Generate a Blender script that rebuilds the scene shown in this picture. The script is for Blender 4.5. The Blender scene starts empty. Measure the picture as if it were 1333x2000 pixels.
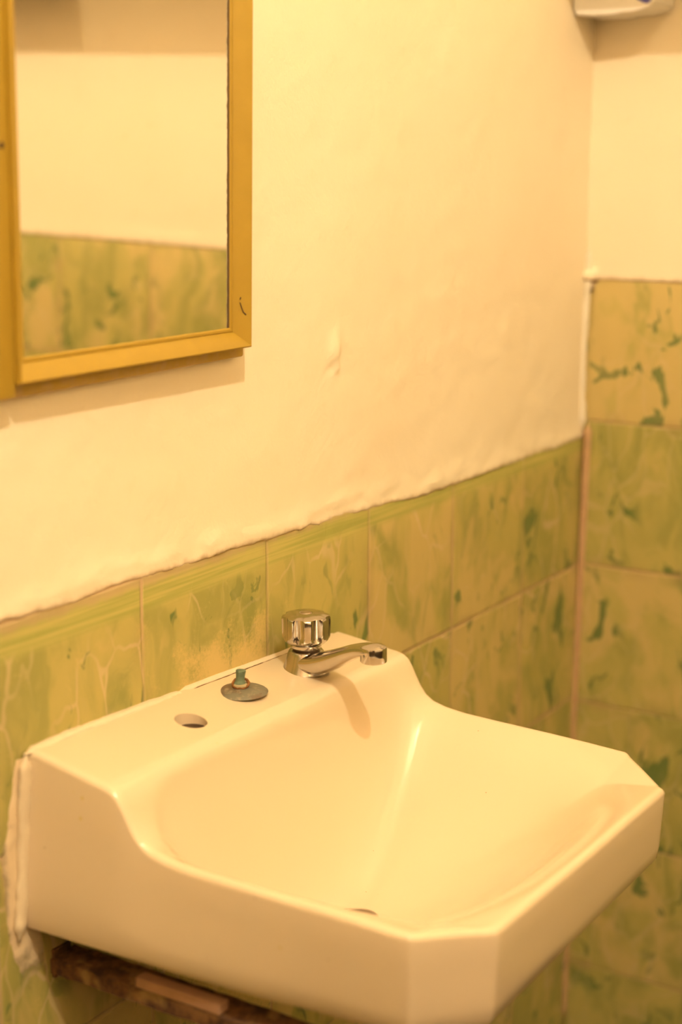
import bpy, bmesh, math, random
from mathutils import Vector, Matrix, noise
S = bpy.context.scene
C = S.collection
random.seed(7)

# ------------------------------------------------------------------ camera, light, exposure
cam_d = bpy.data.cameras.new('camera'); cam = bpy.data.objects.new('camera', cam_d); C.objects.link(cam)
cam_d.sensor_fit = 'VERTICAL'; cam_d.sensor_height = 36.0; cam_d.sensor_width = 24.0
cam_d.lens = 55.75288
right = Vector((0.530422019, -0.847733733, 0.0))
down = Vector((-0.180506611, -0.112941926, -0.977067799))
fwd = Vector((0.828293333, 0.518258274, -0.212928428))
M = Matrix.Identity(4)
for r in range(3):
    M[r][0] = right[r]; M[r][1] = -down[r]; M[r][2] = -fwd[r]
M.translation = Vector((-1.169, -0.889, 1.30))
cam.matrix_world = M
cam_d.clip_start = 0.02
cam_d.dof.use_dof = True; cam_d.dof.focus_distance = 1.57; cam_d.dof.aperture_fstop = 2.8
S.camera = cam
S.view_settings.view_transform = 'Standard'; S.view_settings.look = 'None'
S.view_settings.gamma = 1.0; S.view_settings.use_curve_mapping = False
S.view_settings.exposure = 0.0
w = bpy.data.worlds.new('world'); S.world = w; w.use_nodes = True
w.node_tree.nodes['Background'].inputs[0].default_value = (1, .75, .45, 1)
w.node_tree.nodes['Background'].inputs[1].default_value = 0.0
LAMP_POS = (-0.95, -1.10, 2.72)
LAMP_COL = (1.0, 0.842, 0.58)
LAMP_STR = 3500.0
XC = 0.898            # the corner
X0, Y1, H = -1.95, -2.1, 2.9

# ------------------------------------------------------------------ helpers
def link(name, me, mat=None, parent=None, smooth=False):
    o = bpy.data.objects.new(name, me); C.objects.link(o)
    if mat is not None:
        me.materials.clear(); me.materials.append(mat)
    if parent is not None: o.parent = parent
    if smooth:
        for p in me.polygons: p.use_smooth = True
    return o
def from_bm(name, bm, mat=None, parent=None, smooth=False):
    me = bpy.data.meshes.new(name); bmesh.ops.recalc_face_normals(bm, faces=bm.faces[:]); bm.to_mesh(me); bm.free()
    return link(name, me, mat, parent, smooth)
def sharp(o, deg=35):
    me = o.data
    for p in me.polygons: p.use_smooth = True
    bm = bmesh.new(); bm.from_mesh(me)
    for e in bm.edges:
        if len(e.link_faces) == 2 and e.calc_face_angle(0) > math.radians(deg): e.smooth = False
    bm.to_mesh(me); bm.free(); return o
def empty(name, loc, label=None, cat=None, group=None):
    o = bpy.data.objects.new(name, None); C.objects.link(o); o.location = loc
    o.empty_display_size = .02
    if label: o['label'] = label
    if cat: o['category'] = cat
    if group: o['group'] = group
    return o
def box_bm(x0, x1, y0, y1, z0, z1, bevel=0.0, seg=2):
    bm = bmesh.new(); bmesh.ops.create_cube(bm, size=1)
    for v in bm.verts:
        v.co = Vector(((x0+x1)/2+v.co.x*(x1-x0), (y0+y1)/2+v.co.y*(y1-y0), (z0+z1)/2+v.co.z*(z1-z0)))
    if bevel: bmesh.ops.bevel(bm, geom=bm.edges[:], offset=bevel, segments=seg, affect='EDGES', profile=.6)
    return bm
def lathe_bm(prof, n=64, close=True):
    """prof: list of (r, z); r==0 gives a pole"""
    bm = bmesh.new(); rings = []
    for r, z in prof:
        if r <= 1e-7: rings.append([bm.verts.new((0, 0, z))])
        else: rings.append([bm.verts.new((r*math.cos(2*math.pi*i/n), r*math.sin(2*math.pi*i/n), z)) for i in range(n)])
    for a, b in zip(rings, rings[1:]):
        for i in range(n):
            j = (i+1) % n
            if len(a) == 1 and len(b) == 1: continue
            if len(a) == 1: bm.faces.new((a[0], b[j], b[i]))
            elif len(b) == 1: bm.faces.new((a[i], a[j], b[0]))
            else: bm.faces.new((a[i], a[j], b[j], b[i]))
    return bm
def shift(bm, loc, mat=None):
    for v in bm.verts:
        if mat is not None: v.co = mat @ v.co
        v.co += Vector(loc)
    return bm
def merge(bm, other):
    me = bpy.data.meshes.new('tmp'); other.to_mesh(me); other.free(); bm.from_mesh(me); bpy.data.meshes.remove(me); return bm
def nz(x, y=0, z=0): return noise.noise(Vector((x, y, z)))
def smooth01(t):
    t = max(0., min(1., t)); return t*t*(3-2*t)
def lerp_tab(tab, x):
    if x <= tab[0][0]: return tab[0][1]
    for (a, va), (b, vb) in zip(tab, tab[1:]):
        if x <= b: return va+(vb-va)*(x-a)/(b-a)
    return tab[-1][1]

# ------------------------------------------------------------------ material helpers
class NT:
    def __init__(self, name):
        self.m = bpy.data.materials.new(name); self.m.use_nodes = True
        self.t = self.m.node_tree; self.b = self.t.nodes['Principled BSDF']; self.out = self.t.nodes['Material Output']
    def n(self, kind, **kw):
        nd = self.t.nodes.new(kind)
        for k, v in kw.items():
            if k.startswith('i_'):
                key = k[2:]; key = int(key) if key.isdigit() else key.replace('_', ' ')
                self.set(nd.inputs[key], v)
            else: setattr(nd, k, v)
        return nd
    def set(self, sock, v):
        if isinstance(v, bpy.types.NodeSocket): self.t.links.new(v, sock)
        else: sock.default_value = v
    def math(self, op, a, b=None, c=None):
        nd = self.t.nodes.new('ShaderNodeMath'); nd.operation = op
        self.set(nd.inputs[0], a)
        if b is not None: self.set(nd.inputs[1], b)
        if c is not None: self.set(nd.inputs[2], c)
        return nd.outputs[0]
    def ramp(self, v, lo, hi, a=0., b=1.):
        nd = self.t.nodes.new('ShaderNodeMapRange'); nd.interpolation_type = 'SMOOTHSTEP'
        self.set(nd.inputs[0], v); self.set(nd.inputs[1], lo); self.set(nd.inputs[2], hi); self.set(nd.inputs[3], a); self.set(nd.inputs[4], b)
        return nd.outputs[0]
    def mix(self, f, a, b):
        nd = self.t.nodes.new('ShaderNodeMix'); nd.data_type = 'RGBA'
        self.set(nd.inputs[0], f)
        for s, v in ((nd.inputs[6], a), (nd.inputs[7], b)):
            self.set(s, v if isinstance(v, bpy.types.NodeSocket) else (*v, 1))
        return nd.outputs[2]
    def noise(self, vec, scale, detail=3, rough=.5, dist=0.):
        nd = self.n('ShaderNodeTexNoise'); self.set(nd.inputs['Vector'], vec)
        nd.inputs['Scale'].default_value = scale; nd.inputs['Detail'].default_value = detail
        nd.inputs['Roughness'].default_value = rough; nd.inputs['Distortion'].default_value = dist
        return nd
    def bump(self, h, strength=.3, dist=.001, prev=None):
        nd = self.n('ShaderNodeBump'); nd.inputs['Strength'].default_value = strength; nd.inputs['Distance'].default_value = dist
        self.set(nd.inputs['Height'], h)
        if prev is not None: self.set(nd.inputs['Normal'], prev)
        return nd.outputs[0]
    def pos(self):
        return self.n('ShaderNodeNewGeometry').outputs['Position']
    def sep(self, v):
        s = self.n('ShaderNodeSeparateXYZ'); self.set(s.inputs[0], v); return s.outputs
    def comb(self, x, y, z):
        s = self.n('ShaderNodeCombineXYZ'); self.set(s.inputs[0], x); self.set(s.inputs[1], y); self.set(s.inputs[2], z); return s.outputs[0]

def plain(name, col, rough=.5, metal=0., spec=.5, var=.0, vscale=30, bumpv=0., coat=0.):
    k = NT(name); k.b.inputs['Roughness'].default_value = rough; k.b.inputs['Metallic'].default_value = metal
    k.b.inputs['Specular IOR Level'].default_value = spec; k.b.inputs['Coat Weight'].default_value = coat
    p = k.pos(); nn = k.noise(p, vscale, 4)
    c2 = tuple(max(0, c*(1-var)) for c in col)
    k.set(k.b.inputs['Base Color'], k.mix(nn.outputs[0], col, c2))
    if bumpv: k.set(k.b.inputs['Normal'], k.bump(nn.outputs[0], bumpv, .002))
    return k.m

def plaster_mat(name, edge_tab_z=None, axis=0):
    k = NT(name); p = k.pos(); s = k.sep(p)
    big = k.noise(p, 3.5, 3).outputs[0]; mid = k.noise(p, 28, 5, .6).outputs[0]; fine = k.noise(p, 160, 4, .6).outputs[0]
    base = k.mix(k.ramp(big, .3, .7), (.90, .795, .605), (.885, .77, .57))
    base = k.mix(k.math('MULTIPLY', k.ramp(mid, .58, .75), .25), base, (.84, .68, .46))
    if edge_tab_z is not None:
        # dirt caught where the paint meets the tiles (attribute painted by distance to the tile edge)
        at = k.n('ShaderNodeAttribute', attribute_name='edge').outputs['Fac']
        d = k.math('ADD', at, k.math('MULTIPLY', k.math('SUBTRACT', k.noise(p, 70, 4).outputs[0], .5), .010))
        base = k.mix(k.ramp(d, .0065, -.002, 0, .8), base, (.50, .36, .20))
    # a few yellow damp specks
    v = k.n('ShaderNodeTexVoronoi', feature='F1'); k.set(v.inputs['Vector'], p); v.inputs['Scale'].default_value = 9
    base = k.mix(k.ramp(v.outputs['Distance'], .045, .02, 0, .35), base, (.74, .58, .32))
    k.set(k.b.inputs['Base Color'], base); k.b.inputs['Roughness'].default_value = .62; k.b.inputs['Specular IOR Level'].default_value = .3
    b1 = k.bump(mid, .45, .004); b2 = k.bump(fine, .35, .0012, b1)
    k.set(k.b.inputs['Normal'], b2)
    return k.m

def tile_mat(name, uaxis, u0, v0, tw, th, grout_col=(.60, .42, .24), gw=.0022, seed=0., yellow_above=None, tan=.5, spots=1.0, band_top=None, veins=.55, crust=False, mgs=.4):
    k = NT(name); p = k.pos(); s = k.sep(p)
    wob = k.math('MULTIPLY', k.math('SUBTRACT', k.noise(p, 25, 3).outputs[0], .5), .0035)
    uu = k.math('ADD', s[uaxis], wob); vv = k.math('ADD', s[2], wob)
    U = k.math('DIVIDE', k.math('SUBTRACT', uu, u0), tw); V = k.math('DIVIDE', k.math('SUBTRACT', vv, v0), th)
    iu = k.math('FLOOR', U); iv = k.math('FLOOR', V)
    fu = k.math('SUBTRACT', U, iu); fv = k.math('SUBTRACT', V, iv)
    du = k.math('MULTIPLY', k.math('MINIMUM', fu, k.math('SUBTRACT', 1., fu)), tw)
    dv = k.math('MULTIPLY', k.math('MINIMUM', fv, k.math('SUBTRACT', 1., fv)), th)
    dmin = k.math('MINIMUM', du, dv)
    wn = k.n('ShaderNodeTexWhiteNoise', noise_dimensions='3D'); k.set(wn.inputs['Vector'], k.comb(iu, iv, seed+.5))
    rnd = wn.outputs['Color']; r = k.sep(rnd)
    # glaze pattern space, jumping from tile to tile
    off = k.n('ShaderNodeVectorMath', operation='MULTIPLY_ADD'); k.set(off.inputs[0], rnd); off.inputs[1].default_value = (3., 3., 3.)
    k.set(off.inputs[2], k.comb(s[uaxis], k.math('MULTIPLY', s[2], .55), seed))
    q = off.outputs[0]
    warp = k.noise(q, 11, 2); wv = k.n('ShaderNodeVectorMath', operation='MULTIPLY_ADD')
    k.set(wv.inputs[0], warp.outputs['Color']); wv.inputs[1].default_value = (.06, .06, .0); k.set(wv.inputs[2], q)
    warp2 = k.noise(q, 42, 2); wv2 = k.n('ShaderNodeVectorMath', operation='MULTIPLY_ADD')
    k.set(wv2.inputs[0], warp2.outputs['Color']); wv2.inputs[1].default_value = (.017, .017, .0); k.set(wv2.inputs[2], wv.outputs[0])
    qd = wv2.outputs[0]
    # soft vertical drag
    st = k.n('ShaderNodeVectorMath', operation='MULTIPLY'); k.set(st.inputs[0], qd); st.inputs[1].default_value = (1.0, .8, 1.)
    blot = k.noise(st.outputs[0], 19, 4, .55, .8).outputs[0]
    blot2 = k.noise(st.outputs[0], 60, 4, .6, .6).outputs[0]
    green = (.33, .31, .09); lgreen = (.465, .395, .125); tanc = (.58, .445, .175); dgreen = (.085, .155, .045)
    c = k.mix(k.ramp(blot, .36, .62), green, lgreen)
    tanmask = k.noise(qd, 14, 3, .6, .4).outputs[0]
    lo = k.math('SUBTRACT', .66-tan*.25, k.math('MULTIPLY', k.math('SUBTRACT', r[0], .5), .22))
    if yellow_above is not None:
        lo = k.math('SUBTRACT', lo, k.ramp(s[2], yellow_above-.001, yellow_above+.001, 0, .16))
    tm = k.ramp(k.math('SUBTRACT', tanmask, lo), -.05, .12)
    c = k.mix(k.math('MULTIPLY', tm, .85), c, tanc)
    c = k.mix(k.ramp(blot2, .55, .75, 0, .22), c, (.50, .42, .18))
    # pale veins, closed leaf-like loops
    vo = k.n('ShaderNodeTexVoronoi', feature='DISTANCE_TO_EDGE'); k.set(vo.inputs['Vector'], qd); vo.inputs['Scale'].default_value = 24
    vm = k.noise(q, 9, 2).outputs[0]
    vein = k.math('MULTIPLY', k.ramp(vo.outputs['Distance'], .048, .012), k.ramp(vm, .42, .6))
    c = k.mix(k.math('MULTIPLY', vein, veins), c, (.66, .50, .29))
    # dark green glaze drops
    dn = k.noise(qd, 34, 3, .5, .7).outputs[0]; dn2 = k.noise(q, 8, 1).outputs[0]
    dm = k.math('MULTIPLY', k.ramp(dn,   .625-.018*spots, .665-.018*spots), k.ramp(dn2, .40, .52))
    c = k.mix(k.math('MULTIPLY', dm, .8), c, dgreen)
    mg = k.noise(qd, 17, 4, .6, 1.).outputs[0]
    c = k.mix(k.ramp(mg, .60, .70, 0, mgs), c, (.19, .225, .06))
    if crust:
        # sandy lime crust left by splashes just above the tap ledge
        cz = k.ramp(s[2], .885, .815); cx = k.math('MULTIPLY', k.ramp(s[0], -.09, .0), k.ramp(s[0], .125, .10))
        cn = k.math('ADD', k.noise(p, 30, 3).outputs[0], k.math('MULTIPLY', k.noise(p, 260, 3, .7).outputs[0], .7))
        c = k.mix(k.ramp(k.math('ADD', cn, k.math('MULTIPLY', k.math('MULTIPLY', cz, cx), .45)), .95, 1.38, 0, .75), c, (.68, .50, .19))
    if band_top is not None:
        # the rounded nose of the top row carries plain drawn-out streaks
        sv = k.n('ShaderNodeVectorMath', operation='MULTIPLY'); k.set(sv.inputs[0], p); sv.inputs[1].default_value = (6., 6., 260.)
        stn = k.noise(sv.outputs[0], 1., 3).outputs[0]
        bc = k.mix(k.ramp(stn, .35, .65), (.35, .345, .09), (.49, .43, .135))
        c = k.mix(k.ramp(s[2], band_top-.034, band_top-.022), c, bc)
        c = k.mix(k.ramp(k.math('ADD', s[2], k.math('MULTIPLY', k.noise(p, 60, 4).outputs[0], .012)), band_top-.004, band_top+.005, 0, .75), c, (.46, .33, .18))
    # grime close to joints
    grime = k.math('MULTIPLY', k.ramp(dmin, .022, .0), k.ramp(k.noise(p, 18, 4).outputs[0], .45, .68))
    c = k.mix(k.math('MULTIPLY', grime, .4), c, (.38, .27, .12))
    g = k.math('MULTIPLY', k.ramp(dmin, gw*1.25, gw*.55), k.ramp(k.noise(p, 5, 2).outputs[0], .38, .62, .35, 1.))
    gc = k.mix(k.noise(p, 90, 3).outputs[0], grout_col, tuple(x*.72 for x in grout_col))
    c = k.mix(k.math('MULTIPLY', g, .9), c, gc)
    k.set(k.b.inputs['Base Color'], c)
    k.set(k.b.inputs['Roughness'], k.math('ADD', .33, k.math('MULTIPLY', g, .4))); k.b.inputs['Specular IOR Level'].default_value = .35
    h = k.math('MULTIPLY', k.ramp(dmin, gw*.5, gw*1.6), 1.)
    b1 = k.bump(h, .6, .0015); b2 = k.bump(k.math('ADD', blot, k.math('MULTIPLY', vein, -.3)), .25, .0015, b1)
    k.set(k.b.inputs['Normal'], b2)
    return k.m

m_plaster = plaster_mat('painted_plaster', True)
m_plain_plaster = plaster_mat('painted_plaster_plain')
m_tile_back = tile_mat('green_glazed_tile_back', 0, 0.111, 0.738, .2, .2, seed=1.3, tan=.50, band_top=.934, crust=True)
m_tile_right = tile_mat('green_glazed_tile_right', 1, -0.195, 0.949, .2, .2083, grout_col=(.56, .38, .19), seed=6.1, yellow_above=.949, tan=.26, spots=2.0, gw=.0017, veins=.25, mgs=.15)
m_grout = plain('pink_tan_grout', (.60, .38, .20), .8, var=.25, vscale=60, bumpv=.3)
m_floor = plain('dark_floor_tile', (.055, .045, .03), .5, var=.4, vscale=6)
m_ochre_dark = plain('worn_brass', (.45, .30, .12), .35, metal=.8)
m_ceil = plain('ceiling_paint', (.86, .74, .56), .8, var=.05)

# ------------------------------------------------------------------ structure
def struct(o): o['kind'] = 'structure'; return o
def frange(a, b, st):
    n = max(1, int(round((b-a)/st))); return [a+(b-a)*i/n for i in range(n+1)]
BACK_EDGE = [(-.6, .941), (-.27, .938), (.11, .934), (.46, .9215), (.75, .922), (.91, .925)]
RIGHT_TOP = 1.147
def wall_sheet(name, us, vs, P, mat, thick_dir, edge):
    """front sheet P(u,v)->co plus a flat back, closed round the rim; the vertex attribute holds height above the tile edge"""
    verts = []; at = []
    for v in vs:
        for u in us: verts.append(P(u, v)); at.append(edge(u, v))
    nu, nv = len(us), len(vs); faces = []
    for j in range(nv-1):
        for i in range(nu-1):
            a = j*nu+i; faces.append((a, a+1, a+nu+1, a+nu))
    # back
    T = Vector(thick_dir); ring = [i for i in range(nu)]+[j*nu+nu-1 for j in range(1, nv)]+[(nv-1)*nu+i for i in range(nu-2, -1, -1)]+[j*nu for j in range(nv-2, 0, -1)]
    b0 = len(verts)
    for r in ring: verts.append(tuple(Vector(verts[r])+T)); at.append(1.)
    n = len(ring)
    for i in range(n): j = (i+1) % n; faces.append((ring[j], ring[i], b0+i, b0+j))
    faces.append(tuple(b0+i for i in range(n)))
    me = bpy.data.meshes.new(name); me.from_pydata(verts, [], faces)
    a = me.attributes.new('edge', 'FLOAT', 'POINT'); a.data.foreach_set('value', at)
    bm = bmesh.new(); bm.from_mesh(me); bmesh.ops.recalc_face_normals(bm, faces=bm.faces[:]); bm.to_mesh(me); bm.free()
    o = link(name, me, mat, None, True); return struct(o)

def back_edge(x):
    return lerp_tab(BACK_EDGE, x)+.0035*nz(x*13, 3.1)+.0022*nz(x*55, 9.)+.0010*nz(x*190, 2.)
def back_P(x, z):
    y = .0005+.0016*nz(x*6, z*6, 1.)+.0006*nz(x*30, z*30, 5.)
    if -.45 < x:
        e = back_edge(x); h = z-e
        # paint lip rolled over the top of the tiles
        y -= .0021*math.exp(-((h-.009)/.013)**2)*(0.8+1.1*nz(x*22, z*40, 7.))+.0007*nz(x*60, z*90, 3.)*smooth01((.03-h)/.02)
        if h < 0: y += min(.012, -h*2.2)
        # filler lump where an old fixing was
        dx, dz = x-.240, z-1.106
        y -= .0046*math.exp(-((dx/.012)**2+((dz-.004)/.016)**2))
        y += .0022*math.exp(-(((dx-.011)/.005)**2+((dz+.004)/.016)**2))
        y += .0022*math.exp(-(((dx+.008)/.008)**2+((dz+.013)/.004)**2))
        y -= .0030*math.exp(-(((dx-.004)/.005)**2+((dz+.014)/.004)**2))
    return (x, y, z)
def edge_back(x, z): return z-back_edge(x)
xs = frange(X0, -.46, .1)[:-1]+frange(-.46, XC+.006, .004)
zs = [0.0, .3, .6, .88]+frange(.90, .975, .0015)+frange(.979, 1.18, .004)+frange(1.19, 1.60, .010)+frange(1.65, H, .12)
wall_back = wall_sheet('wall_back', xs, zs, lambda u, v: back_P(u, v) if v > .89 else (u, .013, v), m_plaster, (0, .10, 0), edge_back)

def right_edge(y): return RIGHT_TOP+.0025*nz(y*16, 4.)+.0012*nz(y*60, 1.)
def right_P(y, z):
    x = XC-.0005+.0015*nz(y*7, z*6, 11.)+.0005*nz(y*30, z*30, 2.)
    h = z-right_edge(y)
    x -= .0010*math.exp(-((h-.008)/.014)**2)*(.8+.8*nz(y*20, z*40, 3.))
    if h < 0: x += min(.012, -h*2.2)
    # untidy filler over the missing corner of the top tile
    x -= .010*smooth01((y+.016)/.008)*smooth01((z-1.128)/.008)*smooth01((1.165-z)/.01)
    return (x, y, z)
ys = frange(Y1, -.4, .08)[:-1]+frange(-.4, .012, .004)
zs2 = [0., .5, 1.10]+frange(1.125, 1.18, .002)+frange(1.19, 1.60, .015)+frange(1.65, H, .12)
wall_right = wall_sheet('wall_right', ys, zs2, lambda u, v: right_P(u, v) if v > 1.11 else (XC+.013, u, v), m_plaster, (.10, 0, 0), lambda y, z: z-right_edge(y))

def slab(name, bm, mat, parent):
    return sharp(from_bm(name, bm, mat, parent))
# tile cladding, a thin course set proud of the brickwork; rounded nose along the top
def clad_back():
    bm = bmesh.new(); xs = frange(X0+.01, XC, .01); prof = []
    rows = []
    for x in xs:
        e = back_edge(x) if x > -.5 else .94
        top = e+.004
        pr = [(.012, .0), (.0, .0), (0., .3), (0., .5), (0., .7), (0., .88), (0., top-.006), (.0012, top-.002), (.004, top), (.012, top)]
        rows.append([bm.verts.new((x, yy, zz)) for yy, zz in pr])
    for a, b in zip(rows, rows[1:]):
        for i in range(len(a)-1): bm.faces.new((a[i], b[i], b[i+1], a[i+1]))
        bm.faces.new((a[-1], b[-1], b[0], a[0]))
    bm.faces.new(rows[0]); bm.faces.new(rows[-1])
    return bm
slab('tile_cladding', clad_back(), m_tile_back, wall_back)
def clad_right():
    bm = bmesh.new(); rows = []
    R = .016; Y = -.009     # top tile stops short of the corner and has a rounded shoulder
    for y in frange(Y1+.01, -.05, .02)[:-1]+frange(-.05, Y, .0015):
        top = RIGHT_TOP+.001
        d = (y-(Y-R))
        if d > 0: top -= R-math.sqrt(max(0, R*R-d*d))
        pr = [(.012, .0), (.0, .0), (0., .5), (0., .80), (0., .93), (0., 1.05), (0., top-.005), (.0012, top-.0015), (.004, top), (.012, top)]
        rows.append([bm.verts.new((XC+xx, y, zz)) for xx, zz in pr])
    for a, b in zip(rows, rows[1:]):
        for i in range(len(a)-1): bm.faces.new((a[i], b[i], b[i+1], a[i+1]))
        bm.faces.new((a[-1], b[-1], b[0], a[0]))
    bm.faces.new(rows[0]); bm.faces.new(rows[-1])
    # narrow sliver of tile between the shoulder and the corner, a touch lower
    merge(bm, box_bm(XC+.001, XC+.012, -.0085, .0, 0.0, 1.128, .0015, 2))
    return bm
slab('tile_cladding', clad_right(), m_tile_right, wall_right)
def rough_tube(pts, r, n=10, amp=.3, freq=60., flat=(1, 1, 1), seed=0., taper=True):
    """irregular bead of filler or sealant along a polyline"""
    bm = bmesh.new(); P = [Vector(p) for p in pts]; dense = []
    for a, b in zip(P, P[1:]):
        k = max(1, int((b-a).length/.004))
        for i in range(k): dense.append(a.lerp(b, i/k))
    dense.append(P[-1]); rings = []
    for i, c in enumerate(dense):
        t = (dense[min(i+1, len(dense)-1)]-dense[max(i-1, 0)]).normalized()
        up = Vector((0, 1, 0)) if abs(t.y) < .8 else Vector((0, 0, 1))
        u = t.cross(up).normalized(); v = t.cross(u).normalized(); ring = []
        rr = r(i/(len(dense)-1)) if callable(r) else r
        if taper: rr *= max(.25, min(1., min(i, len(dense)-1-i)/3.))
        for j in range(n):
            a = 2*math.pi*j/n
            q = u*math.cos(a)+v*math.sin(a)
            k = rr*(1+amp*nz(c.x*freq+q.x*2+seed, c.y*freq+q.y*2, c.z*freq+q.z*2)+amp*.5*nz(c.x*freq*4+q.x*3+seed, c.y*freq*4, c.z*freq*4+q.z*3))
            o = q*k; ring.append(bm.verts.new(c+Vector((o.x*flat[0], o.y*flat[1], o.z*flat[2]))))
        rings.append(ring)
    for a, b in zip(rings, rings[1:]):
        for j in range(n): bm.faces.new((a[j], a[(j+1) % n], b[(j+1) % n], b[j]))
    bm.faces.new(rings[0]); bm.faces.new(rings[-1]); return bm
from_bm('corner_grout', rough_tube([(XC+.0005, -.0005, .02), (XC, 0, .3), (XC, -.0005, .5), (XC+.0005, -.004, .72), (XC+.001, -.0085, .945)], lambda t: .0046+.0018*max(0, t-.5)*2, 10, .18, 50), m_grout, wall_right, True)
m_corner_paint = plain('corner_filler_paint', (.86, .78, .62), .7, var=.12, vscale=50, bumpv=.3)
from_bm('corner_filler', rough_tube([(XC-.002, -.001, .936), (XC-.0045, 0.001, 1.0), (XC-.005, 0, 1.06), (XC-.004, -.001, 1.11), (XC-.003, -.003, 1.15), (XC-.001, -.002, 1.19)], .0050, 10, .4, 45, seed=3), m_corner_paint, wall_right, True)

m_left = plain('tan_side_wall_paint', (.50, .36, .22), .6, var=.1, vscale=5)
wl = struct(from_bm('wall_left', box_bm(X0-.1, X0, Y1-.1, .1, 0, H), m_left))
wf = struct(from_bm('wall_front', box_bm(X0, XC, Y1-.1, Y1, 0, H), m_plain_plaster))
struct(from_bm('floor', box_bm(X0-.1, XC+.1, Y1-.1, .1, -.1, 0), m_floor))
struct(from_bm('ceiling', box_bm(X0-.1, XC+.1, Y1-.1, .1, H, H+.1), m_ceil))
m_dark_panel = plain('added_dark_panelling', (.09, .06, .035), .6, var=.3, vscale=6)  # unseen panelling added to cut bounce light under the basin
from_bm('added_panelling', box_bm(X0, X0+.012, Y1, -.02, 0, 1.0, .002), m_dark_panel, wl)
from_bm('added_panelling', box_bm(X0+.015, XC-.02, Y1, Y1+.012, 0, .9, .002), m_dark_panel, wf)
added_door = struct(from_bm('added_door_1', box_bm(X0+.0005, X0+.04, -1.75, -.95, .0, 2.05, .004), plain('added_door_brown', (.10, .055, .03), .5, var=.3, vscale=8)))  # added out of view to put dark reflections into the chrome tap
sharp(from_bm('added_door_handle', box_bm(X0+.04, X0+.075, -1.04, -1.01, .98, 1.10, .008), m_ochre_dark, added_door))

# unseen frosted shelf added on the right wall above the view: its front edge draws the straight shade line on the wall
k = NT('frosted_acrylic'); tr = k.n('ShaderNodeBsdfTransparent'); tr.inputs[0].default_value = (1, .97, .9, 1)
mx = k.n('ShaderNodeMixShader'); mx.inputs[0].default_value = .50
k.b.inputs['Base Color'].default_value = (.75, .70, .6, 1); k.b.inputs['Roughness'].default_value = .25
k.t.links.new(tr.outputs[0], mx.inputs[1]); k.t.links.new(k.b.outputs[0], mx.inputs[2]); k.t.links.new(mx.outputs[0], k.out.inputs[0])
m_acrylic = k.m
struct(from_bm('unseen_shelf_1', box_bm(.745, XC-.004, -1.85, -.001, 1.550, 1.556, .001), m_acrylic))
m_white_wood = plain('white_board', (.80, .76, .68), .6, var=.06)
struct(from_bm('unseen_shelf_2', box_bm(.745, XC-.004, -1.85, -.95, 1.5562, 1.572, .002), m_white_wood))  # unseen opaque board added to deepen the shade further along the wall

# ------------------------------------------------------------------ ceiling lamp
lamp = empty('ceiling_lamp', (LAMP_POS[0], LAMP_POS[1], H), 'bare round warm bulb on a white ceiling holder above the basin', 'lamp')
k = NT('lit_bulb'); em = k.n('ShaderNodeEmission'); em.inputs[0].default_value = (*LAMP_COL, 1); em.inputs[1].default_value = LAMP_STR
k.t.links.new(em.outputs[0], k.out.inputs[0])
R_ = .028
bprof = [(0, -R_)]+[(R_*math.sin(a), -R_*math.cos(a)) for a in [math.pi*i/14 for i in range(1, 12)]]+[(.013, .045), (0, .045)]
o = from_bm('bulb', shift(lathe_bm(bprof, 32), (0, 0, LAMP_POS[2]-H)), k.m, lamp, True)
from_bm('lamp_holder', shift(lathe_bm([(0, 0), (.045, 0), (.045, -.012), (.03, -.03), (.022, -.06), (.022, -.14), (0, -.14)], 32), (0, 0, 0)), m_white_wood, lamp, True)

# ------------------------------------------------------------------ wall mirror (local: x along the wall, y out of the wall negative, z up)
TH = .019
mir = empty('wall_mirror', (0, -.0015, 1.12), 'rectangular mirror in an ochre painted wooden frame hanging on the cream wall', 'mirror')
mir.rotation_euler = (TH, 0, 0)
MX0, MX1, MZ0, MZ1 = -.2405, .0360, .0325, .92     # sight opening
k = NT('ochre_painted_wood'); p = k.pos(); s = k.sep(p)
n1 = k.noise(p, 35, 4, .6).outputs[0]; sv = k.n('ShaderNodeVectorMath', operation='MULTIPLY'); k.set(sv.inputs[0], p); sv.inputs[1].default_value = (40, 40, 40)
n2 = k.noise(sv.outputs[0], 8, 3, .6).outputs[0]
c = k.mix(k.ramp(n1, .3, .7), (.395, .250, .027), (.37, .233, .024))
c = k.mix(k.ramp(n2, .62, .8, 0, .3), c, (.42, .24, .05))
k.set(k.b.inputs['Base Color'], c); k.b.inputs['Roughness'].default_value = .42; k.set(k.b.inputs['Normal'], k.bump(n1, .15, .001))
m_ochre = k.m
k = NT('ochre_backing_board'); p = k.pos(); n1 = k.noise(p, 60, 5, .65).outputs[0]
c = k.mix(k.ramp(n1, .40, .66), (.50, .33, .060), (.50, .34, .13)); k.set(k.b.inputs['Base Color'], c); k.b.inputs['Roughness'].default_value = .7
k.set(k.b.inputs['Normal'], k.bump(n1, .6, .002)); m_board = k.m
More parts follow.
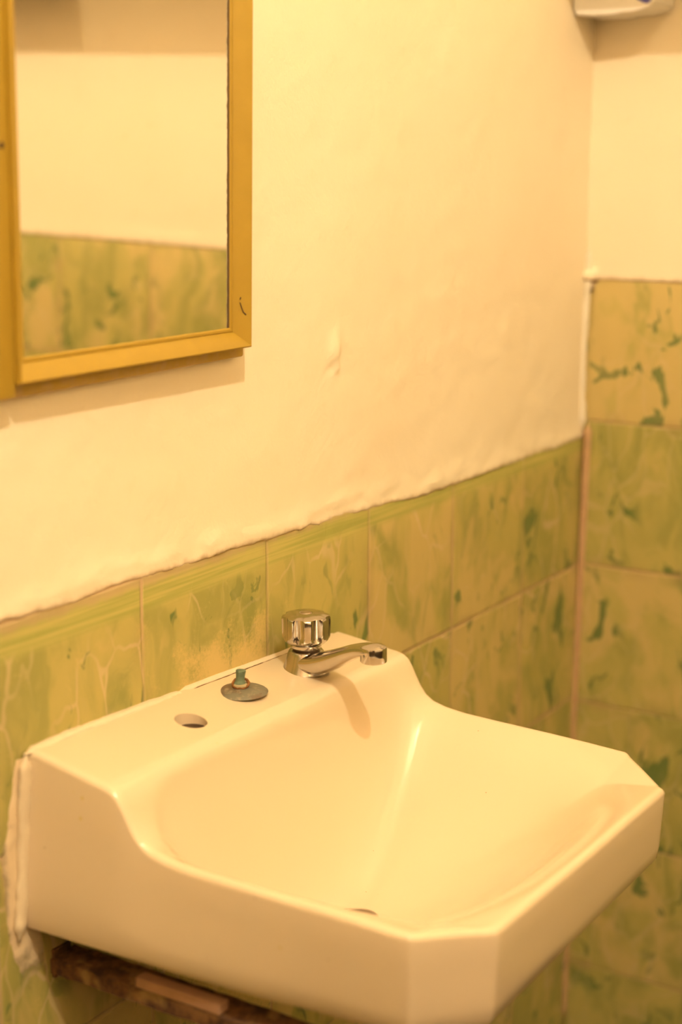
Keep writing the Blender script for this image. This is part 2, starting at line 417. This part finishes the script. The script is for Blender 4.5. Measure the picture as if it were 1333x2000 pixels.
def rail_bm(side):
    """one mitred rail. profile: (offset outwards from the sight edge, depth out of the wall)"""
    prof = [(0, .0045), (0, .0095), (.0012, .0108), (.0032, .0110), (.0042, .0104), (.0160, .0222), (.0172, .0228), (.0184, .0222), (.0188, .0205), (.0188, .0045)]
    ends = []
    for t in (0, 1):
        ring = []
        for o, d in prof:
            if side == 'bottom': co = ((MX0-o) if t == 0 else (MX1+o), -d, MZ0-o)
            elif side == 'top': co = ((MX0-o) if t == 0 else (MX1+o), -d, MZ1+o)
            elif side == 'left': co = (MX0-o, -d, (MZ0-o) if t == 0 else (MZ1+o))
            else: co = (MX1+o, -d, (MZ0-o) if t == 0 else (MZ1+o))
            ring.append(co)
        ends.append(ring)
    bm = bmesh.new(); A = [bm.verts.new(c) for c in ends[0]]; B = [bm.verts.new(c) for c in ends[1]]
    for i in range(len(A)): j = (i+1) % len(A); bm.faces.new((A[i], A[j], B[j], B[i]))
    bm.faces.new(A); bm.faces.new(B); return bm
for sd in ('bottom', 'top', 'left', 'right'):
    sharp(from_bm('frame_rail', rail_bm(sd), m_ochre, mir), 25)
sharp(from_bm('frame_stile', box_bm(-.3080, -.2590, -.0175, -.0080, .0030, .955, .002, 3), m_ochre, mir))
bb = box_bm(-.3150, .0608, -.0085, 0.0, 0.0, .955, .002, 3)
for v in bb.verts:
    if v.co.x > .05 and v.co.z < .01: v.co.z += .0035*(v.co.x-.05)/.0108
    v.co.z += .0006*nz(v.co.x*60, v.co.y*50) if v.co.z < .1 else 0
sharp(from_bm('backing_board', bb, m_board, mir))
k = NT('mirror_silver'); tc = k.n('ShaderNodeTexCoord').outputs['Object']; s = k.sep(tc)
nn = k.noise(tc, 130, 4, .6).outputs[0]
e = k.math('SUBTRACT', MX1, s[0]); e = k.math('ADD', e, k.math('MULTIPLY', k.math('SUBTRACT', nn, .5), .0035))
worn = k.ramp(e, .0042, .0030)
k.set(k.b.inputs['Base Color'], k.mix(worn, (.93, .91, .84), (.10, .06, .03)))
k.set(k.b.inputs['Metallic'], k.math('SUBTRACT', 1., worn)); k.set(k.b.inputs['Roughness'], k.math('ADD', .015, k.math('MULTIPLY', worn, .5)))
m_mirror = k.m
from_bm('mirror_glass', box_bm(MX0-.0005, MX1+.0005, -.0094, -.0087, MZ0-.0005, MZ1+.0005), m_mirror, mir)
m_dark = plain('dark_metal', (.10, .06, .03), .5, metal=.4)
# nail on the left rail, scratch on the right rail
sharp(from_bm('nail', shift(lathe_bm([(0, .0016), (.0022, .0012), (.0026, 0), (0, 0)], 16), (-.2665, -.0174, .196), Matrix.Rotation(math.radians(90), 3, 'X')), m_dark, mir))
sc = bmesh.new()
for a, b in (((.0452, .0610), (.0447, .0585)), ((.0446, .0560), (.0470, .0470)), ((.0470, .0470), (.0488, .0445))):
    pa = Vector((a[0], -.0108-(a[0]-.0402)*1.0-.0003, a[1])); pb = Vector((b[0], -.0108-(b[0]-.0402)*1.0-.0003, b[1]))
    merge(sc, rough_tube([pa, pb], .0005, 6, .3, 500, taper=False))
from_bm('scratch', sc, m_dark, mir)

# ------------------------------------------------------------------ washbasin
k = NT('cream_vitreous_china'); p = k.pos()
k.b.inputs['Roughness'].default_value = .22; k.b.inputs['Specular IOR Level'].default_value = .45; k.b.inputs['Coat Weight'].default_value = .6; k.b.inputs['Coat Roughness'].default_value = .11
base = k.mix(k.noise(p, 6, 2).outputs[0], (.735, .603, .42), (.725, .588, .405))
v = k.n('ShaderNodeTexVoronoi', feature='F1'); k.set(v.inputs['Vector'], p); v.inputs['Scale'].default_value = 38
msk = k.ramp(k.noise(p, 14, 2).outputs[0], .60, .66)
base = k.mix(k.math('MULTIPLY', k.ramp(v.outputs['Distance'], .085, .05, 0, .8), msk), base, (.66, .52, .20))
v2 = k.n('ShaderNodeTexVoronoi', feature='F1'); k.set(v2.inputs['Vector'], p); v2.inputs['Scale'].default_value = 55
msk2 = k.ramp(k.noise(p, 11, 2).outputs[0], .56, .62)
base = k.mix(k.math('MULTIPLY', k.ramp(v2.outputs['Distance'], .05, .03, 0, .7), msk2), base, (.35, .25, .12))
k.set(k.b.inputs['Base Color'], base)
m_china = k.m
basin = empty('washbasin', (0, 0, .655), 'cream white ceramic wall-hung washbasin with chamfered front corners and raised tap ledge', 'washbasin')
SX = .2405
PROF = [(0, .8115), (.02, .8092), (.05, .8050), (.080, .8010), (.088, .7990), (.093, .7955), (.0975, .7890), (.102, .7800), (.108, .7690), (.1155, .7595), (.125, .7535), (.140, .7502), (.165, .7478), (.22, .7455), (.30, .7420), (.365, .7385), (.407, .7345), (.45, .7345)]
def prof_z(x, y): return lerp_tab(PROF, -y)-.011*(x/.48)+.0085*max(0, min(1, .35-.65*x/.24))*max(0, min(1, 1+y/.09))
YF = .407
def yfront(x):
    if x < -.180: return YF-(-.180-x)/.0605*.044
    if x > .177: return YF-(x-.177)/.0635*.060
    return YF
DC = Vector((-.010, -.181)); DZ = .617
# inner outline of the bowl, chamfered front corners
BX, BY0, BY1 = .215, -.092, -.382
poly = [(-BX, BY0), (BX, BY0), (BX, -.318), (.150, BY1), (-.150, BY1), (-BX, -.330)]
def bowl_R(dx, dy):
    """distance from the drain to the bowl outline along a direction; smooth-minimum so corners come out rounded"""
    acc = 0.
    for i in range(len(poly)):
        ax, ay = poly[i]; bx, by = poly[(i+1) % len(poly)]
        nx, ny = by-ay, ax-bx; L = math.hypot(nx, ny); nx /= L; ny /= L
        if nx*(DC.x-ax)+ny*(DC.y-ay) > 0: nx, ny = -nx, -ny
        h = nx*(ax-DC.x)+ny*(ay-DC.y); c = nx*dx+ny*dy
        if c > 1e-4: acc += (c/h)**8
    return acc**(-1/8)
def top_z(x, y):
    z = prof_z(x, y)
    inset = min(SX-abs(x), yfront(x)+y, (SX-abs(x)+yfront(x)+y)*.8)-.007
    if inset > 0 and y < -.10: z -= .24*inset*smooth01((-y-.10)/.05)
    d = Vector((x, y))-DC; r = d.length
    if r < 1e-5: return DZ
    R = bowl_R(d.x/r, d.y/r); t = r/R
    if t >= 1.12: return z
    e = DC+d/r*R
    zb = prof_z(e.x, e.y)-.006*smooth01((-e.y-.10)/.05)
    # steeper towards the tap ledge, dished elsewhere
    back = smooth01((d.y/r-.05)/.7)
    pw = 2.1*(1-back)+3.0*back
    g = DZ+(zb-.0-DZ)*min(1., t)**pw
    # rolled lip: soft blend of the dish with the rim
    kq = .0055+.0065*smooth01((-y-.10)/.06)
    a, b = g, z
    if t > 1.: a = g+(t-1)*R*1.0
    h = max(kq*2-abs(a-b), 0)/(kq*2)
    return min(a, b)-h*h*kq*.5
def basin_bm():
    NU, NV = 190, 170
    def warp(t):  # denser near the rim of the grid
        return t
    bm = bmesh.new(); er = .0062; grid = []
    us = [-1+2*i/NU for i in range(NU+1)]
    # y rows: denser around the ledge
    vs = []
    for j in range(NV+1):
        t = j/NV; vs.append(t)
    W = SX-er
    top = []
    for vv in vs:
        row = []
        for u in us:
            x = u*W; yf = yfront(x*SX/W)-er; y0 = -.0030-.0035*smooth01((x+.03)/.05)
            y = y0+(-yf-y0)*vv
            row.append(bm.verts.new((x, y, top_z(x, y))))
        top.append(row)
    for j in range(NV):
        for i in range(NU): bm.faces.new((top[j][i], top[j+1][i], top[j+1][i+1], top[j][i+1]))
    # rim loop (left side going front, front, right side going back)
    loop = [(top[j][0]) for j in range(NV)]+[top[NV][i] for i in range(NU+1)]+[top[j][NU] for j in range(NV-1, -1, -1)]
    n = len(loop); co = [v.co.copy() for v in loop]; nor = []
    for i in range(n):
        a = co[max(i-4, 0)]; b = co[min(i+4, n-1)]; t = Vector((b.x-a.x, b.y-a.y, 0)).normalized()
        nor.append(Vector((t.y, -t.x, 0)) if True else None)
    for q in nor:
        pass
    if nor[0].x > 0: nor = [-q for q in nor]
    for i in range(4): nor[i] = Vector((-1, 0, 0)); nor[-1-i] = Vector((1, 0, 0))
    prev = loop; K = 5; last = None
    rings = []
    for kk in range(1, K+1):
        a = math.pi/2*kk/K; ring = []
        for i in range(n):
            c = co[i]+nor[i]*(er*math.sin(a)); c.z = co[i].z-er*(1-math.cos(a)); ring.append(bm.verts.new(c))
        rings.append(ring)
    def zbot(c): return .6585+.010*max(0, min(1, -c.x/.2-.2))*max(0, min(1, 1+c.y/.22))-.0025*min(1., -c.y/.15)-.010*smooth01((-c.y-.33)/.07)*0+.003*(c.x < 0)*0
    for f_ in (.25, .5, .75, .93, 1.0):
        ring = []
        for i in range(n):
            c = co[i]+nor[i]*er; zt = co[i].z-er; zb = zbot(co[i])
            c.z = zt+(zb-zt)*f_
            c += nor[i]*(-.004*f_)          # slight draft inwards
            if f_ > .9: c -= nor[i]*(.0012 if f_ < 1 else .0045)
            if co[i].x < -SX+.03: c.x -= .019*f_*max(0, 1+co[i].y/.28)    # lower rear left corner splays a little
            ring.append(bm.verts.new(c))
        rings.append(ring)
    for ring in rings:
        for i in range(n-1): bm.faces.new((prev[i], prev[i+1], ring[i+1], ring[i]))
        prev = ring
    # underside following the bowl
    UB = []; m1, m2 = 40, 34; lastr = rings[-1]
    inner = []
    for j in range(m2+1):
        row = []
        for i in range(m1+1):
            x = -.225+.45*i/m1; yf = yfront(x)-.02; y = -.004-(yf-.004)*j/m2
            row.append(bm.verts.new((x, y, min(.6565, top_z(x, y)-.016))))
        inner.append(row)
    for j in range(m2):
        for i in range(m1): bm.faces.new((inner[j][i], inner[j][i+1], inner[j+1][i+1], inner[j+1][i]))
    iloop = [inner[j][0] for j in range(m2)]+[inner[m2][i] for i in range(m1+1)]+[inner[j][m1] for j in range(m2-1, -1, -1)]
    # stitch the rim bottom to the underside with triangles
    i = j = 0
    A, B = lastr, iloop
    while i < len(A)-1 or j < len(B)-1:
        if j >= len(B)-1 or (i < len(A)-1 and (i+1)/(len(A)-1) <= (j+1)/(len(B)-1)):
            bm.faces.new((A[i], A[i+1], B[j])); i += 1
        else:
            bm.faces.new((A[i], B[j+1], B[j])); j += 1
    for v in bm.verts:
        if v.co.x < -.15:
            f = (.2470-.0185*min(1.12, -v.co.y/.365))/.2405
            v.co.x *= 1+(f-1)*smooth01((-v.co.x-.15)/.07)
    # back
    leftcol = [r[0] for r in rings]; rightcol = [r[-1] for r in rings]
    bot = [inner[0][i] for i in range(m1+1)]
    face = [top[0][i] for i in range(NU+1)]+rightcol+bot[::-1]+leftcol[::-1]
    bm.faces.new(face)
    return bm
bb = basin_bm()
for v in bb.verts: v.co -= basin.location
body = from_bm('basin_body', bb, m_china, basin, True)
# tap hole and waste hole cut through the china
HOLE = (-.0850, -.0500); CAPP = (.0090, -.0390); TAP = (.1135, -.0450)
def cut(obj, x, y, r, z0, z1, rim=.0):
    cb = lathe_bm([(0, z0), (r, z0), (r, z1), (0, z1)], 48); shift(cb, (x, y, 0))
    for v in cb.verts: v.co -= basin.location
    c = from_bm('cutter', cb)
    c.location = basin.location
    md = obj.modifiers.new('cut', 'BOOLEAN'); md.operation = 'DIFFERENCE'; md.object = c; md.solver = 'EXACT'
    bpy.context.view_layer.update()
    dg = bpy.context.evaluated_depsgraph_get(); me = bpy.data.meshes.new_from_object(obj.evaluated_get(dg))
    obj.modifiers.clear(); obj.data = me; bpy.data.objects.remove(c)
    me.materials.clear(); me.materials.append(m_china)
cut(body, HOLE[0], HOLE[1], .0150, .662, .84)
cut(body, DC.x, DC.y, .0215, .55, .66)
sharp(body, 50)
# inside of the tap hole: a dark disc standing in for the shade further down
m_dirty = plain('raw_unglazed_china', (.42, .27, .12), .8, var=.3, vscale=40)
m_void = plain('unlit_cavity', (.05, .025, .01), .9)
from_bm('hole_shade_disc', shift(lathe_bm([(0, 0), (.0148, 0), (.0148, -.002), (0, -.002)], 32), (HOLE[0], HOLE[1], .8010-.655)), m_void, basin)
# waste fitting
m_brass = plain('dull_waste_metal', (.34, .22, .11), .5, metal=.5, var=.35, vscale=60)
wf_ = lathe_bm([(.0213, .0), (.0213, -.003), (.0180, -.005), (.0165, -.010), (.0165, -.05), (.0185, -.05), (.0209, -.004), (.0213, 0)], 48)
sharp(from_bm('waste_outlet', shift(wf_, (DC.x, DC.y, .6165-.655)), m_brass, basin))

# sealant and filler between basin, ledge and tiles
m_seal = plain('aged_white_sealant', (.82, .68, .47), .7, var=.22, vscale=45, bumpv=.6)
def zdeck(x): return prof_z(x, -.006)-.0015
sl = rough_tube([(-.252, -.004, .8215), (-.20, -.0030, zdeck(-.2)+.0010), (-.1, -.0028, zdeck(-.1)+.0006), (-.03, -.0020, zdeck(0)+.0002)], .0062, 12, .30, 60, flat=(1, .95, .52), seed=2)
merge(sl, rough_tube([(-.04, -.0012, zdeck(-.04)+.0002), (.06, .0006, zdeck(.06)-.0002), (.13, .0008, zdeck(.13)-.001), (.235, .0008, zdeck(.235)-.002)], .0062, 12, .10, 60, flat=(1, .95, .6), seed=2))
merge(sl, rough_tube([(-.2500, -.004, .8225), (-.2535, -.0035, .79), (-.2570, -.003, .74), (-.2610, -.003, .70), (-.2670, -.003, .658)], .0066, 12, .35, 70, flat=(1, .62, 1), seed=8))
for v in sl.verts: v.co -= basin.location
from_bm('sealant', sl, m_seal, basin, True)
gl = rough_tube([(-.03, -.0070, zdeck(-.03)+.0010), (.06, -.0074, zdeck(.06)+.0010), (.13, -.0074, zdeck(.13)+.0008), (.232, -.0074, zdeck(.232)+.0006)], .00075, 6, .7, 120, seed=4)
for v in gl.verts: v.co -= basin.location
from_bm('joint_line', gl, plain('dark_joint_line', (.16, .085, .03), .9, var=.4, vscale=80), basin, True)  # thin dark brown tube along the joint of ledge and sealant
# thin smear of filler trowelled on the tiles left of the basin
def smear_bm(outline, n=30):
    bm = bmesh.new(); zsm = frange(outline[0][0], outline[-1][0], .004); rows = []
    for z in zsm:
        xa = lerp_tab([(o[0], o[1]) for o in outline], z)+.004*nz(z*60, 1)+.002*nz(z*220, 4); xb = lerp_tab([(o[0], o[2]) for o in outline], z)+.001*nz(z*90, 7)
        row = []
        for i in range(n+1):
            t = i/n; x = xa+(xb-xa)*t
            row.append(bm.verts.new((x, .0004-.0028*math.sin(math.pi*min(1, max(0, t)))**.5*(.7+.5*nz(x*80, z*80, 2)), z)))
        rows.append(row)
    for a, b in zip(rows, rows[1:]):
        for i in range(n): bm.faces.new((a[i], a[i+1], b[i+1], b[i]))
    bk = [bm.verts.new((v.co.x, .0012, v.co.z)) for v in (rows[0][0], rows[0][-1], rows[-1][-1], rows[-1][0])]
    return bm
sm = smear_bm([(.585, -.246, -.232), (.62, -.262, -.232), (.66, -.276, -.238), (.70, -.280, -.246), (.735, -.2815, -.243), (.77, -.270, -.240), (.80, -.264, -.238), (.818, -.258, -.240)])
k = NT('thin_filler_smear'); p = k.pos(); sp_ = k.sep(p); n1 = k.noise(p, 40, 5, .65).outputs[0]
k.set(k.b.inputs['Base Color'], k.mix(n1, (.84, .68, .46), (.60, .46, .28))); k.b.inputs['Roughness'].default_value = .8
k.set(k.b.inputs['Normal'], k.bump(n1, .5, .002))
tr = k.n('ShaderNodeBsdfTransparent'); mx = k.n('ShaderNodeMixShader')
cov = k.math('ADD', k.ramp(sp_[2], .60, .675, .05, .95), k.math('MULTIPLY', k.math('SUBTRACT', n1, .5), 1.1))
edge_l = k.ramp(k.math('ADD', sp_[0], k.math('MULTIPLY', k.noise(p, 55, 4, .6).outputs[0], .020)), -.274, -.262)
k.set(mx.inputs[0], k.math('MULTIPLY', k.ramp(cov, .1, .75), edge_l)); k.t.links.new(tr.outputs[0], mx.inputs[1]); k.t.links.new(k.b.outputs[0], mx.inputs[2]); k.t.links.new(mx.outputs[0], k.out.inputs[0])
m_smear = k.m
for v in sm.verts: v.co -= basin.location
from_bm('filler_smear', sm, m_smear, basin, True)

# ------------------------------------------------------------------ bracket under the basin
m_rust = plain('rusty_iron', (.22, .10, .035), .8, metal=.2, var=.75, vscale=70, bumpv=.8)
k = NT('rusty_flaking_iron'); p = k.pos(); n1 = k.noise(p, 60, 5, .65).outputs[0]; n2 = k.noise(p, 22, 3).outputs[0]
c = k.mix(k.ramp(n1, .38, .62), (.06, .025, .010), (.19, .09, .03)); c = k.mix(k.ramp(n2, .58, .72), c, (.34, .21, .075))
k.set(k.b.inputs['Base Color'], c); k.b.inputs['Roughness'].default_value = .85; k.set(k.b.inputs['Normal'], k.bump(n1, .8, .003)); m_rust = k.m
br = empty('wall_bracket', (-.214, 0, .62), 'rusty flaking iron bracket arm under the left edge of the basin', 'bracket')
def arm(x0, x1, z0, z1, y0, y1):
    bm = bmesh.new(); rows = []
    for y in frange(y0, y1, -.006 if y1 < y0 else .006) if False else [y0+(y1-y0)*i/50 for i in range(51)]:
        rows.append([bm.verts.new((xx+.0012*nz(y*70, xx*100), y, zz+.0018*nz(y*55, zz*80, 3)+.0007*nz(y*200, zz*80, 5))) for xx, zz in ((x0, z0), (x0, z1), ((x0+x1)/2, z1), (x1, z1), (x1, z0), ((x0+x1)/2, z0))])
    for a, b in zip(rows, rows[1:]):
        for i in range(6): j = (i+1) % 6; bm.faces.new((a[i], a[j], b[j], b[i]))
    bm.faces.new(rows[0]); bm.faces.new(rows[-1]); return bm
def loc_(bm, o):
    for v in bm.verts: v.co -= o.location
    return bm
from_bm('bracket_arm', loc_(arm(-.228, -.223, .611, .6245, -.001, -.33), br), m_rust, br)
from_bm('bracket_flange', loc_(arm(-.223, -.196, .6200, .6245, -.001, -.33), br), m_rust, br)
from_bm('wall_plate', loc_(box_bm(-.226, -.204, -.004, -.0005, .606, .632, .001), br), m_rust, br)
shim = from_bm('wooden_shim', box_bm(-.2280, -.2150, -.184, -.096, .6254, .6345, .0012), plain('pinkish_wood', (.48, .27, .16), .75, var=.35, vscale=50, bumpv=.3))
shim['label'] = 'pinkish flat wooden packing strip lying on the rusty bracket under the basin'; shim['category'] = 'packing strip'

# ------------------------------------------------------------------ pillar tap
k = NT('chrome'); p = k.pos(); n1 = k.noise(p, 90, 3).outputs[0]
k.b.inputs['Metallic'].default_value = 1.; k.set(k.b.inputs['Base Color'], k.mix(n1, (.60, .56, .52), (.50, .46, .41))); k.set(k.b.inputs['Roughness'], k.ramp(n1, .3, .7, .10, .20)); m_chrome = k.m
TZ = prof_z(TAP[0], TAP[1]-.010)
tap = empty('pillar_tap', (TAP[0], TAP[1], TZ), 'small chrome pillar tap with fluted round knob on the right of the basin ledge', 'tap')
# body with spout: lathe base plus lofted spout, one skin each joined
bd = lathe_bm([(0, -.0), (.0248, 0), (.0252, .0012), (.0240, .0035), (.0216, .0085), (.0203, .0130), (.0188, .0175), (.0178, .0204), (.0168, .0216), (.0150, .0222), (0, .0222)], 64)
secs = [(0, .0100, .0190, .0098), (.015, .0114, .0178, .0110), (.030, .0158, .0164, .0116), (.045, .0222, .0150, .0108), (.060, .0298, .0140, .0094), (.075, .0372, .0133, .0080), (.090, .0430, .0130, .0070), (.103, .0460, .0133, .0065), (.109, .0463, .0126, .0062), (.1135, .0461, .0098, .0056), (.116, .0458, .0062, .0048), (.1175, .0456, .0020, .0036)]
sp = bmesh.new(); rings = []; NS = 36
# smooth in between with catmull-rom
def cr(p0, p1, p2, p3, t): return tuple(.5*((2*b)+(-a+c)*t+(2*a-5*b+4*c-d)*t*t+(-a+3*b-3*c+d)*t**3) for a, b, c, d in zip(p0, p1, p2, p3))
dense = []
for i in range(len(secs)-1):
    p0 = secs[max(i-1, 0)]; p1 = secs[i]; p2 = secs[i+1]; p3 = secs[min(i+2, len(secs)-1)]
    for j in range(5): dense.append(cr(p0, p1, p2, p3, j/5))
dense.append(secs[-1])
for yy, zc, hw, hh in dense:
    ring = []
    for a in range(NS):
        t = 2*math.pi*a/NS; cx, cz = math.cos(t), math.sin(t)
        e = .78 if cz < 0 else .95
        x = hw*math.copysign(abs(cx)**e, cx); z = hh*math.copysign(abs(cz)**e, cz)
        ring.append(sp.verts.new((x, -yy, zc+z)))
    rings.append(ring)
for a, b in zip(rings, rings[1:]):
    for i in range(NS): sp.faces.new((a[i], a[(i+1) % NS], b[(i+1) % NS], b[i]))
sp.faces.new(rings[0]); sp.faces.new(rings[-1])
bodyt = sharp(from_bm('tap_body', bd, m_chrome, tap), 45)
spout = sharp(from_bm('spout', sp, m_chrome, tap), 60)
nzl = lathe_bm([(.0, .0345), (.0105, .0335), (.0124, .0325), (.0129, .031), (.0129, .0185), (.0125, .0178), (.0108, .0178), (.0104, .0190), (.0104, .028), (0, .028)], 48)
nozzle = sharp(from_bm('nozzle', shift(nzl, (0, -.1055, .0172)), m_chrome, tap), 40)
spout.rotation_euler = (0, 0, math.radians(-19)); nozzle.rotation_euler = (0, 0, math.radians(-19))
# fluted knob
def knob_bm():
    bm = bmesh.new(); n = 168; NF = 8; rings = []
    zt0 = .0245
    lev = [(0, 0), (.06, .0), (.02, .0)]
    H_ = .0375
    prof = [(.0, .0150), (.0012, .0157), (.0035, .0158), (.0045, .0165), (.0058, .0200), (.0085, .0226), (.0105, .0240), (.0120, .0243), (.0145, .0245), (.018, .0247), (.022, .0248), (.026, .0249), (.0295, .0249), (.0310, .0247), (.0322, .0242), (.0330, .0234), (.0344, .0190), (.0354, .0130), (.0358, .0070), (.0352, .0060)]
    for z, r in prof:
        ring = []
        for i in range(n):
            a = 2*math.pi*i/n
            ph = ((a*NF/(2*math.pi)+.18) % 1.)-.5; dist = abs(ph)*2*math.pi*.0249/NF      # arc distance from a flute centre
            # flute: U shaped scoop, round at its foot, running out at the top
            zc = .0140; halfw = .0062
            if z < zc: dd = math.hypot(dist, zc-z)
            else: dd = dist
            depth = 0.
            if dd < halfw and z > .007:
                depth = .0036*(1-(dd/halfw)**2)**.6
            rr = r
            if z > .007: rr = min(r, max(.006, .0249-depth)) if z < .0335 else min(r, .0249-depth if r > .0175 else r)
            ring.append(bm.verts.new((rr*math.cos(a), rr*math.sin(a), zt0+z)))
        rings.append(ring)
    for a, b in zip(rings, rings[1:]):
        for i in range(n): bm.faces.new((a[i], a[(i+1) % n], b[(i+1) % n], b[i]))
    bm.faces.new(rings[0]); bm.faces.new(rings[-1]); return bm
# denser levels for the flute feet
kb = knob_bm()
knob = sharp(from_bm('knob', kb, m_chrome, tap), 28)
sharp(from_bm('knob_cap', shift(lathe_bm([(0, .0015), (.0052, .0012), (.0060, .0004), (.0060, -.002), (0, -.002)], 32), (0, 0, .0245+.0352)), plain('knob_cap_metal', (.62, .50, .38), .3, metal=.9, var=.4, vscale=200), knob))
sharp(from_bm('spindle_collar', lathe_bm([(0, .0215), (.0135, .0215), (.0137, .0250), (0, .0250)], 40), m_dark, tap))

# ------------------------------------------------------------------ blanking plate in the middle tap hole
CZ = prof_z(CAPP[0], CAPP[1])-.0006
k = NT('tarnished_plate'); p = k.pos(); n1 = k.noise(p, 120, 5, .65).outputs[0]; n2 = k.noise(p, 45, 3).outputs[0]
c = k.mix(k.ramp(n2, .42, .6), (.17, .115, .075), (.21, .20, .15)); c = k.mix(k.ramp(n1, .52, .7), c, (.36, .30, .20)); c = k.mix(k.ramp(n1, .42, .32, 0, .6), c, (.14, .06, .03))
k.set(k.b.inputs['Base Color'], c); k.b.inputs['Roughness'].default_value = .5; k.b.inputs['Metallic'].default_value = .35; k.set(k.b.inputs['Normal'], k.bump(n1, .4, .001)); m_tarn = k.m
capo = empty('hole_cover', (CAPP[0], CAPP[1], CZ), 'tarnished grey round cover plate with corroded bolt in the middle tap hole', 'hole cover')
sharp(from_bm('cover_plate', lathe_bm([(0, 0), (.0256, 0), (.0260, .0008), (.0245, .0020), (.018, .0042), (.011, .0056), (.0065, .0062), (0, .0064)], 56), m_tarn, capo))
m_pat = plain('green_copper_patina', (.20, .27, .17), .75, metal=.2, var=.6, vscale=220, bumpv=.5)
bolt = lathe_bm([(0, 0), (.0068, 0), (.0070, .002), (.0056, .0050), (.0048, .0065), (.0040, .0090), (.0043, .0130), (.0048, .0165), (.0048, .0192), (.0042, .0198), (0, .0198)], 28)
for v in bolt.verts:
    v.co.x += .0004*nz(v.co.x*400, v.co.y*400, v.co.z*400); v.co.y += .0004*nz(v.co.x*400+5, v.co.y*400, v.co.z*400)
    v.co.y -= .0003*v.co.z/.01
sharp(from_bm('bolt', shift(bolt, (-.001, .0012, .0052), Matrix.Rotation(math.radians(6), 3, 'Y') @ Matrix.Diagonal((1., 1., .86))), m_pat, capo), 50)
def ring_bm(R, r, n=44, m=12, gap=.0):
    bm = bmesh.new(); rings = []
    for i in range(n):
        a = 2*math.pi*i/n; ring = []
        for j in range(m):
            b = 2*math.pi*j/m; rr = r*(1+.6*nz(math.cos(a)*3, math.sin(a)*3, b))
            ring.append(bm.verts.new(((R+rr*math.cos(b))*math.cos(a), (R+rr*math.cos(b))*math.sin(a), rr*math.sin(b))))
        rings.append(ring)
    for i in range(n):
        for j in range(m): bm.faces.new((rings[i][j], rings[(i+1) % n][j], rings[(i+1) % n][(j+1) % m], rings[i][(j+1) % m]))
    return bm
m_rring = plain('rusty_wire', (.36, .15, .04), .75, metal=.3, var=.7, vscale=200, bumpv=.6)
from_bm('rusty_ring', shift(ring_bm(.0074, .00135), (-.0012, -.0005, .0092), Matrix.Rotation(math.radians(-20), 3, 'Y') @ Matrix.Rotation(math.radians(12), 3, 'X')), m_rring, capo, True)
from_bm('washer', shift(lathe_bm([(0, .002), (.0075, .002), (.0082, .001), (.0078, -.0012), (0, -.0012)], 28), (-.001, -.0002, .0072)), plain('pale_scale', (.42, .34, .18), .8, var=.3, vscale=180, bumpv=.4), capo, True)

# ------------------------------------------------------------------ white box high on the right wall
m_wplastic = plain('white_plastic', (.84, .80, .74), .4, var=.05)
bx = empty('plastic_box', (.86, -.055, 1.4985), 'small white plastic box with a blue patch, fixed high in the wall corner', 'box')
def disp_bm():
    bm = bmesh.new(); pts = []
    prof = [(-.001, 1.5000), (-.006, 1.4925), (-.030, 1.4915), (-.050, 1.4905), (-.056, 1.4925), (-.070, 1.4935), (-.082, 1.4935), (-.096, 1.4955), (-.106, 1.4975), (-.1105, 1.5035), (-.1105, 1.5500-.002), (-.001, 1.5480)]
    A = [bm.verts.new((.8205, y, z)) for y, z in prof]; B = [bm.verts.new((XC-.002, y, z)) for y, z in prof]
    for i in range(len(A)): j = (i+1) % len(A); bm.faces.new((A[i], A[j], B[j], B[i]))
    bm.faces.new(A); bm.faces.new(B)
    bmesh.ops.bevel(bm, geom=[e for e in bm.edges if abs(e.verts[0].co.x-e.verts[1].co.x) < 1e-4], offset=.0015, segments=2, affect='EDGES')
    return bm
sharp(from_bm('box_body', loc_(disp_bm(), bx), m_wplastic, bx), 30)
lb = bmesh.new(); pr_ = [(-.088, 1.5085), (-.097, 1.5035), (-.1035, 1.5020), (-.1085, 1.5060), (-.1085, 1.530), (-.080, 1.530)]
A = [lb.verts.new((.8200, y, z)) for y, z in pr_]; B = [lb.verts.new((.8206, y, z)) for y, z in pr_]
for i in range(len(A)): j = (i+1) % len(A); lb.faces.new((A[i], A[j], B[j], B[i]))
lb.faces.new(A); lb.faces.new(B)
q = from_bm('blue_label', loc_(lb, bx), plain('blue_print', (.10, .10, .42), .5), bx)
q['label'] = 'dark blue printed patch'
